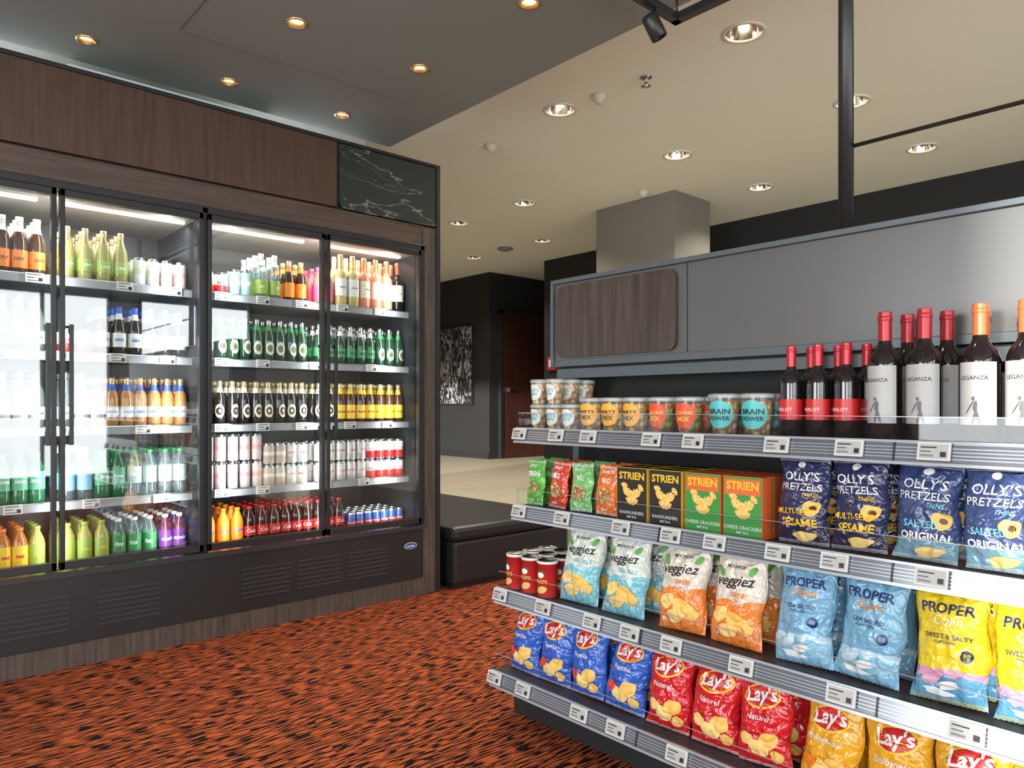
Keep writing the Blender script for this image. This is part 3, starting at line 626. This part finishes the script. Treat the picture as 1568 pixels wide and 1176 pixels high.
def pop(n,base,low,t1,seed,tc,tc2,art):
    return make_bag(n,.152,.255,.085,bagmat(n+'_film',[(0,low),(.2,art),(.27,base)],.255,wob=.05,freq=22),base_m(base),
     [('t','PROPER',0,.8,.21,tc,.02),('t','Corn',.02,.7,.2,tc2,.01,.3),('t',t1,0,.56,.095,tc,.01),('t','POPCORN',-.05,.51,.06,tc,.005),('d',.24,.42,.085,.085,tc,0),('t','88',.24,.425,.1,base_m(base),.01),('d',-.2,.2,.16,.07,base_m(art),.4,.12),('d',.05,.16,.17,.06,WHITE,.2,.12),('d',.25,.2,.12,.07,base_m(low),-.3,.12),('d',-.1,.09,.2,.05,WHITE,-.1,.12)],seed)
BG['popb']=[pop('blue_popcorn_bag%d'%i,(.17,.37,.53),(.25,.5,.65),'SEA SALTED',i,NAVY,ORG,(.45,.6,.68)) for i in range(3)]
BG['popy']=[pop('yellow_popcorn_bag%d'%i,(.8,.58,.02),(.12,.35,.55),'SWEET & SALTY',i+5,NAVY,WHITE,(.7,.35,.5)) for i in range(3)]
def pret(n,base,low,t1,t2,seed,acc):
    return make_bag(n,.142,.235,.08,bagmat(n+'_film',[(0,low),(.22,base),(.26,base)],.235,wob=.03),WHITE,
     [('d',0,.9,.08,.06,WHITE,0),('t',"OLLY'S",0,.77,.23,WHITE,.01),('t','PRETZELS',0,.65,.19,WHITE,.005),('t','THINS',.2,.56,.1,acc,.02,.3),('d',.27,.42,.15,.14,CHIP,.3,.1),('d',.3,.42,.06,.05,BRN,0),('t',t1,-.05,.37,.16,acc,.02),('t',t2,.03,.25,.2,WHITE if acc!=YEL else YEL,.03),('d',.1,.1,.22,.09,CHIP2,.1,.1)],seed)
BG['pret1']=[pret('sesame_pretzel_bag%d'%i,(.03,.035,.10),(.02,.025,.06),'MULTI-SEED','SESAME',i,YEL) for i in range(2)]
BG['pret2']=[pret('salted_pretzel_bag%d'%i,(.04,.065,.17),(.18,.36,.45),'SALTED','ORIGINAL',i+2,mat('cyan_print',(.2,.6,.7),.4)) for i in range(2)]
def small(n,base,t1,seed,nc):
    return make_bag(n,.098,.17,.045,bagmat(n+'_film',[(0,base),(.5,base)],.17),WHITE,
     [('t','SNACK',0,.86,.16,WHITE,.02),('t',t1,0,.68,.24,WHITE,.03),('d',0,.38,.3,.26,nc,0,.06),('t','nuts',0,.12,.15,WHITE)],seed)
NG=nutsmat('pea_snack',[(.45,.5,.12),(.55,.6,.2),(.35,.3,.08)],90); NO=nutsmat('nut_snack',[(.7,.4,.15),(.8,.55,.25),(.5,.25,.1)],90)
BG['sg']=[small('green_snack',(.1,.42,.05),'GREEN',1,NG)]; BG['sr']=[small('red_snack',(.62,.05,.02),'BBQ',2,NO)]; BG['so']=[small('orange_snack',(.78,.18,.03),'BIG',3,NO)]
BG['sg2']=[small('lightgreen_snack',(.2,.5,.16),'BIG',4,NO)]
def put(name,key,X,Y,Z,yaw=0,lean=8,i=0,roll=0):
    me=BG[key][i%len(BG[key])]
    return inst(name,me,None,(X,Y,Z+abs(math.sin(math.radians(roll)))*.07),(math.radians(-lean),math.radians(roll),math.radians(-90+yaw)))
rz=random.uniform
Z4=.175+.019; Z3=.468+.019; Z2=.76+.019; Z1=1.043+.019
for n,(k,ys,nm) in enumerate((('blue',[1.922,1.770,1.618,1.466],'paprika_chip_bag'),('red',[1.300,1.144,.988],'salted_chip_bag'),('yel',[.82,.66,.50,.34,.18],'bolognese_chip_bag'))):
    for i,y in enumerate(ys):
        put(nm,k,1.785,y,Z4,yaw=rz(-7,7),lean=rz(10,15),i=i,roll=rz(-4,4) if i else 0)
        put(nm,k,1.88,y,Z4,yaw=rz(-4,4),lean=rz(9,12),i=i+1)
        put(nm,k,1.97,y,Z4,yaw=rz(-4,4),lean=rz(9,12),i=i)
for k,ys,nm in(('vegb',[1.675,1.48],'sea_salt_veggie_chip_bag'),('vego',[1.265,1.085],'sweet_veggie_chip_bag'),('popb',[.892,.735],'salted_popcorn_bag'),('popy',[.555,.395,.235],'sweet_popcorn_bag')):
    for i,y in enumerate(ys):
        put(nm,k,1.80,y,Z3,yaw=rz(-6,6),lean=rz(11,15),i=i,roll=rz(-3,3))
        put(nm,k,1.89,y-(.03 if k=='vegb' else .002),Z3,yaw=rz(-4,4),lean=rz(10,12),i=i+1)
        put(nm,k,1.98,y,Z3,yaw=rz(-3,3),lean=rz(10,12),i=i+2)
for k,y,nm in(('sg',1.955,'green_snack_bag'),('sr',1.84,'chilli_snack_bag'),('sg2',1.725,'nut_snack_bag'),('so',1.612,'orange_snack_bag')):
    put(nm,k,1.87,y,Z2,yaw=rz(-7,7),lean=7,roll=rz(-2,2)); put(nm,k,1.93,y-.0,Z2,lean=6); put(nm,k,1.985,y-.0,Z2,lean=6)
for i,(k,y) in enumerate((('pret1',.935),('pret1',.785),('pret2',.635),('pret2',.485),('pret2',.335),('pret1',.185))):
    put('pretzel_bag',k,1.885,y,Z2,yaw=rz(-7,7),lean=rz(5,9),i=i,roll=rz(-2,2)); put('pretzel_bag',k,1.98,y-.01,Z2,yaw=rz(-4,4),lean=6,i=i+1)
# boxes
def cracker(n,main,top,side,seed):
    W,H,Dp=.122,.172,.055; b=MB(); b.box(-W/2,W/2,-Dp/2,Dp/2,0,H,side)
    f=lambda o=0:(lambda x,z:(x,-Dp/2-.0006-o,z))
    b.patch(f(),-W/2+.0015,W/2-.0015,.0015,H-.0015,main,1,1); b.patch(f(.0004),-W/2+.006,W/2-.006,.12,H-.008,top,1,1)
    b.text(f(.0008),'STRIEN',0,.146,.05,YEL,.03,maxw=.1)
    for cx,cz,r,rt in((-.022,.088,.022,.5),(.022,.084,.023,-.4),(0,.060,.024,.1),(.03,.108,.014,.8),(-.03,.11,.014,.2)):
        for q in range(5):
            a=rt+(q-2)*.42; b.disc(f(.0010+q*.0001),cx+r*.7*math.sin(a),cz+r*.7*math.cos(a)-r*.3,r*.28,r*.62,CHIP2 if q%2 else CHIP,rot=-a,wob=.03)
    b.text(f(.0008),'CHEESE CRACKERS' if seed else 'KAASVLINDERS',0,.028,.014,WHITE,.005)
    b.text(f(.0008),'NET 75 G',.0,.014,.009,WHITE)
    b.patch(lambda x,z:(x,z,H+.0005),-W/2+.003,W/2-.003,-Dp/2+.003,Dp/2-.003,top,1,1)
    return b.mesh(n)
OB=mat('orange_card',(.72,.13,.03),.45); GC=mat('green_card',(.04,.27,.05),.45); BC=mat('black_card',(.02,.018,.016),.45)
bx=[cracker('black_cracker_box',BC,BC,YEL,0),cracker('green_cracker_box',GC,OB,OB,1)]
for i,(k,y) in enumerate(((0,1.485),(0,1.355),(1,1.222),(1,1.092))):
    for r in range(3): inst('cracker_box',bx[k],None,(1.875+.063*r,y,Z2),(0,0,math.radians(-90)+rz(-.02,.02)))
def tube():
    b=MB(); r=.036;h=.118; b.lathe([(0,0),(r,0),(r,.004),(r,h),(r*1.04,h),(r*1.04,h+.008),(r*.98,h+.009),(r*.95,h+.005),(0,h+.005)],[SILV,SILV,RED,OFFW,OFFW,OFFW,SILV,SILV],24)
    c=cyl(r); b.disc(c(.001),0,.085,.018,.014,BRN); b.disc(c(.0014),0,.08,.013,.01,WHITE); b.text(c(.0016),'CRISPS',0,.058,.02,YEL,.03,maxw=.05); b.disc(c(.0012),.004,.03,.02,.012,CHIP2,rot=.3)
    return b.mesh('crisp_tube')
tb=tube()
for x in(1.785,1.865,1.945):
    for y in(1.965,1.885,1.805):
        inst('crisp_tube',tb,None,(x,y,Z3),(0,0,math.radians(-90)+rz(-.3,.3)))
# deli cups
def cup(n,nut,lab,t1,tcol,s=1):
    b=MB(); r0,r1,h=.034*s,.042*s,.1*s
    P=[(r0,.002),(r1,h)]
    b.lathe(P,glassmat('cup_plastic',(.97,.98,.98),.04,.04),24)
    b.lathe([(r1,h-.004),(r1*1.06,h-.002),(r1*1.06,h+.004),(r1*.98,h+.01),(r1*.9,h+.006),(0,h+.006)],glassmat('cup_lid',(.93,.95,.96),.08,.35),24)
    b.lathe([(0,.003),(r0-.003,.003),(r1-.005,h*.86),(r1*.5,h*.93),(0,h*.9)],nut,24)
    f=lambda o=0:(lambda x,z:((r0+(r1-r0)*z/h+.001+o)*math.sin(x/r0),-(r0+(r1-r0)*z/h+.001+o)*math.cos(x/r0),z))
    b.disc(f(),0,.055*s,.034*s,.036*s,lab); b.text(f(.0008),t1[0],0,.063*s,.02*s,tcol,.02,maxw=.05*s); b.text(f(.0008),t1[1],0,.045*s,.02*s,tcol,.02,maxw=.05*s)
    return b.mesh(n)
NB=nutsmat('mixed_nuts',[(.6,.33,.12),(.75,.5,.2),(.4,.18,.07),(.8,.62,.38)]); NW=nutsmat('wasabi_mix',[(.35,.48,.08),(.65,.12,.04),(.75,.5,.2),(.25,.4,.06)]); NC=nutsmat('cashews',[(.8,.58,.3),(.8,.62,.38),(.7,.45,.22)])
OY=mat('orange_yellow_label',(.85,.4,.03),.4)
cu=[cup('cashew_cup',NC,OFFW,('NUTS','pure'),TEAL,.83),cup('party_cup',NB,OY,('PARTY','MIX'),INK,1.05),cup('wasabi_cup',NW,mat('redorange',(.75,.08,.03),.4),('WASABI','MIX'),YEL,1.05),cup('brain_cup',NB,mat('teal_label',(.08,.5,.5),.4),('BRAIN','POWER'),INK,1.13)]
def nutcup(k,x,y,dz=0): inst('nut_snack_cup',cu[k],None,(x,y,Z1+dz),(0,0,math.radians(-90)+rz(-.2,.2)))
for x in(1.885,1.965,2.045):
    for y in(1.945,1.865): nutcup(0,x,y); nutcup(0,x,y,.091)
    nutcup(0,x,1.785)
for x in(1.89,1.985):
    for y in(1.69,1.595,1.50): nutcup(1,x,y)
    for y in(1.395,1.295): nutcup(2,x,y)
for x in(1.90,2.005):
    for y in(1.18,1.075): nutcup(3,x,y)
WG=mat('wine_glass_dark',(.012,.008,.009),.06,coat=.8)
CAPR=mat('red_capsule',(.5,.02,.03),.3,.2); CAPD=mat('burgundy_capsule',(.42,.02,.03),.3,.2); CAPO=mat('orange_capsule',(.75,.2,.06),.3,.2)
mer=wine('small_wine_bottle',WG,RED,CAPR,r=.031,h=.25,text='MERLOT',tc=WHITE,lz=(.05,.105),full=True,tsize=.014)
leg=wine('wine_bottle',WG,mat('wine_label',(.42,.42,.41),.5),CAPD,r=.0385,h=.318,text='LEGANZA',tc=INK,lz=(.045,.185),tsize=.013,fig=True)
leo=wine('wine_bottle_o',WG,mat('wine_label2',(.5,.5,.48),.5),CAPO,r=.0385,h=.318,text='LEGANZA',tc=INK,lz=(.045,.185),tsize=.013,fig=True)
for r,x in enumerate((1.9,1.975)):
    for y in(.975,.9,.825): inst('red_wine_bottle',mer,None,(x,y-.02*r,Z1),(0,0,math.radians(-90-12)+rz(-.15,.15)))
for r,x in enumerate((1.885,1.975)):
    for i,y in enumerate((.725,.635)): inst('red_wine_bottle',leg,None,(x,y-.02*r,Z1),(0,0,math.radians(-90-12)+rz(-.15,.15)))
    for i,y in enumerate((.52,.432,.34,.245,.15)): inst('red_wine_bottle',leo,None,(x,y+.02*r,Z1),(0,0,math.radians(-90-12)+rz(-.15,.15)))
# ---------------------------------------------------------------- camera
cam=bpy.data.cameras.new('cam'); cam.sensor_width=36; cam.lens=36*1118/1568; cam.shift_y=33/1568; cam.clip_start=.05
co=bpy.data.objects.new('camera',cam); COL.objects.link(co); co.location=(0,0,1.15); co.rotation_euler=(math.radians(90),0,math.radians(-41.9))
S.camera=co
S.view_settings.view_transform='Standard'
S.view_settings.exposure=0.4
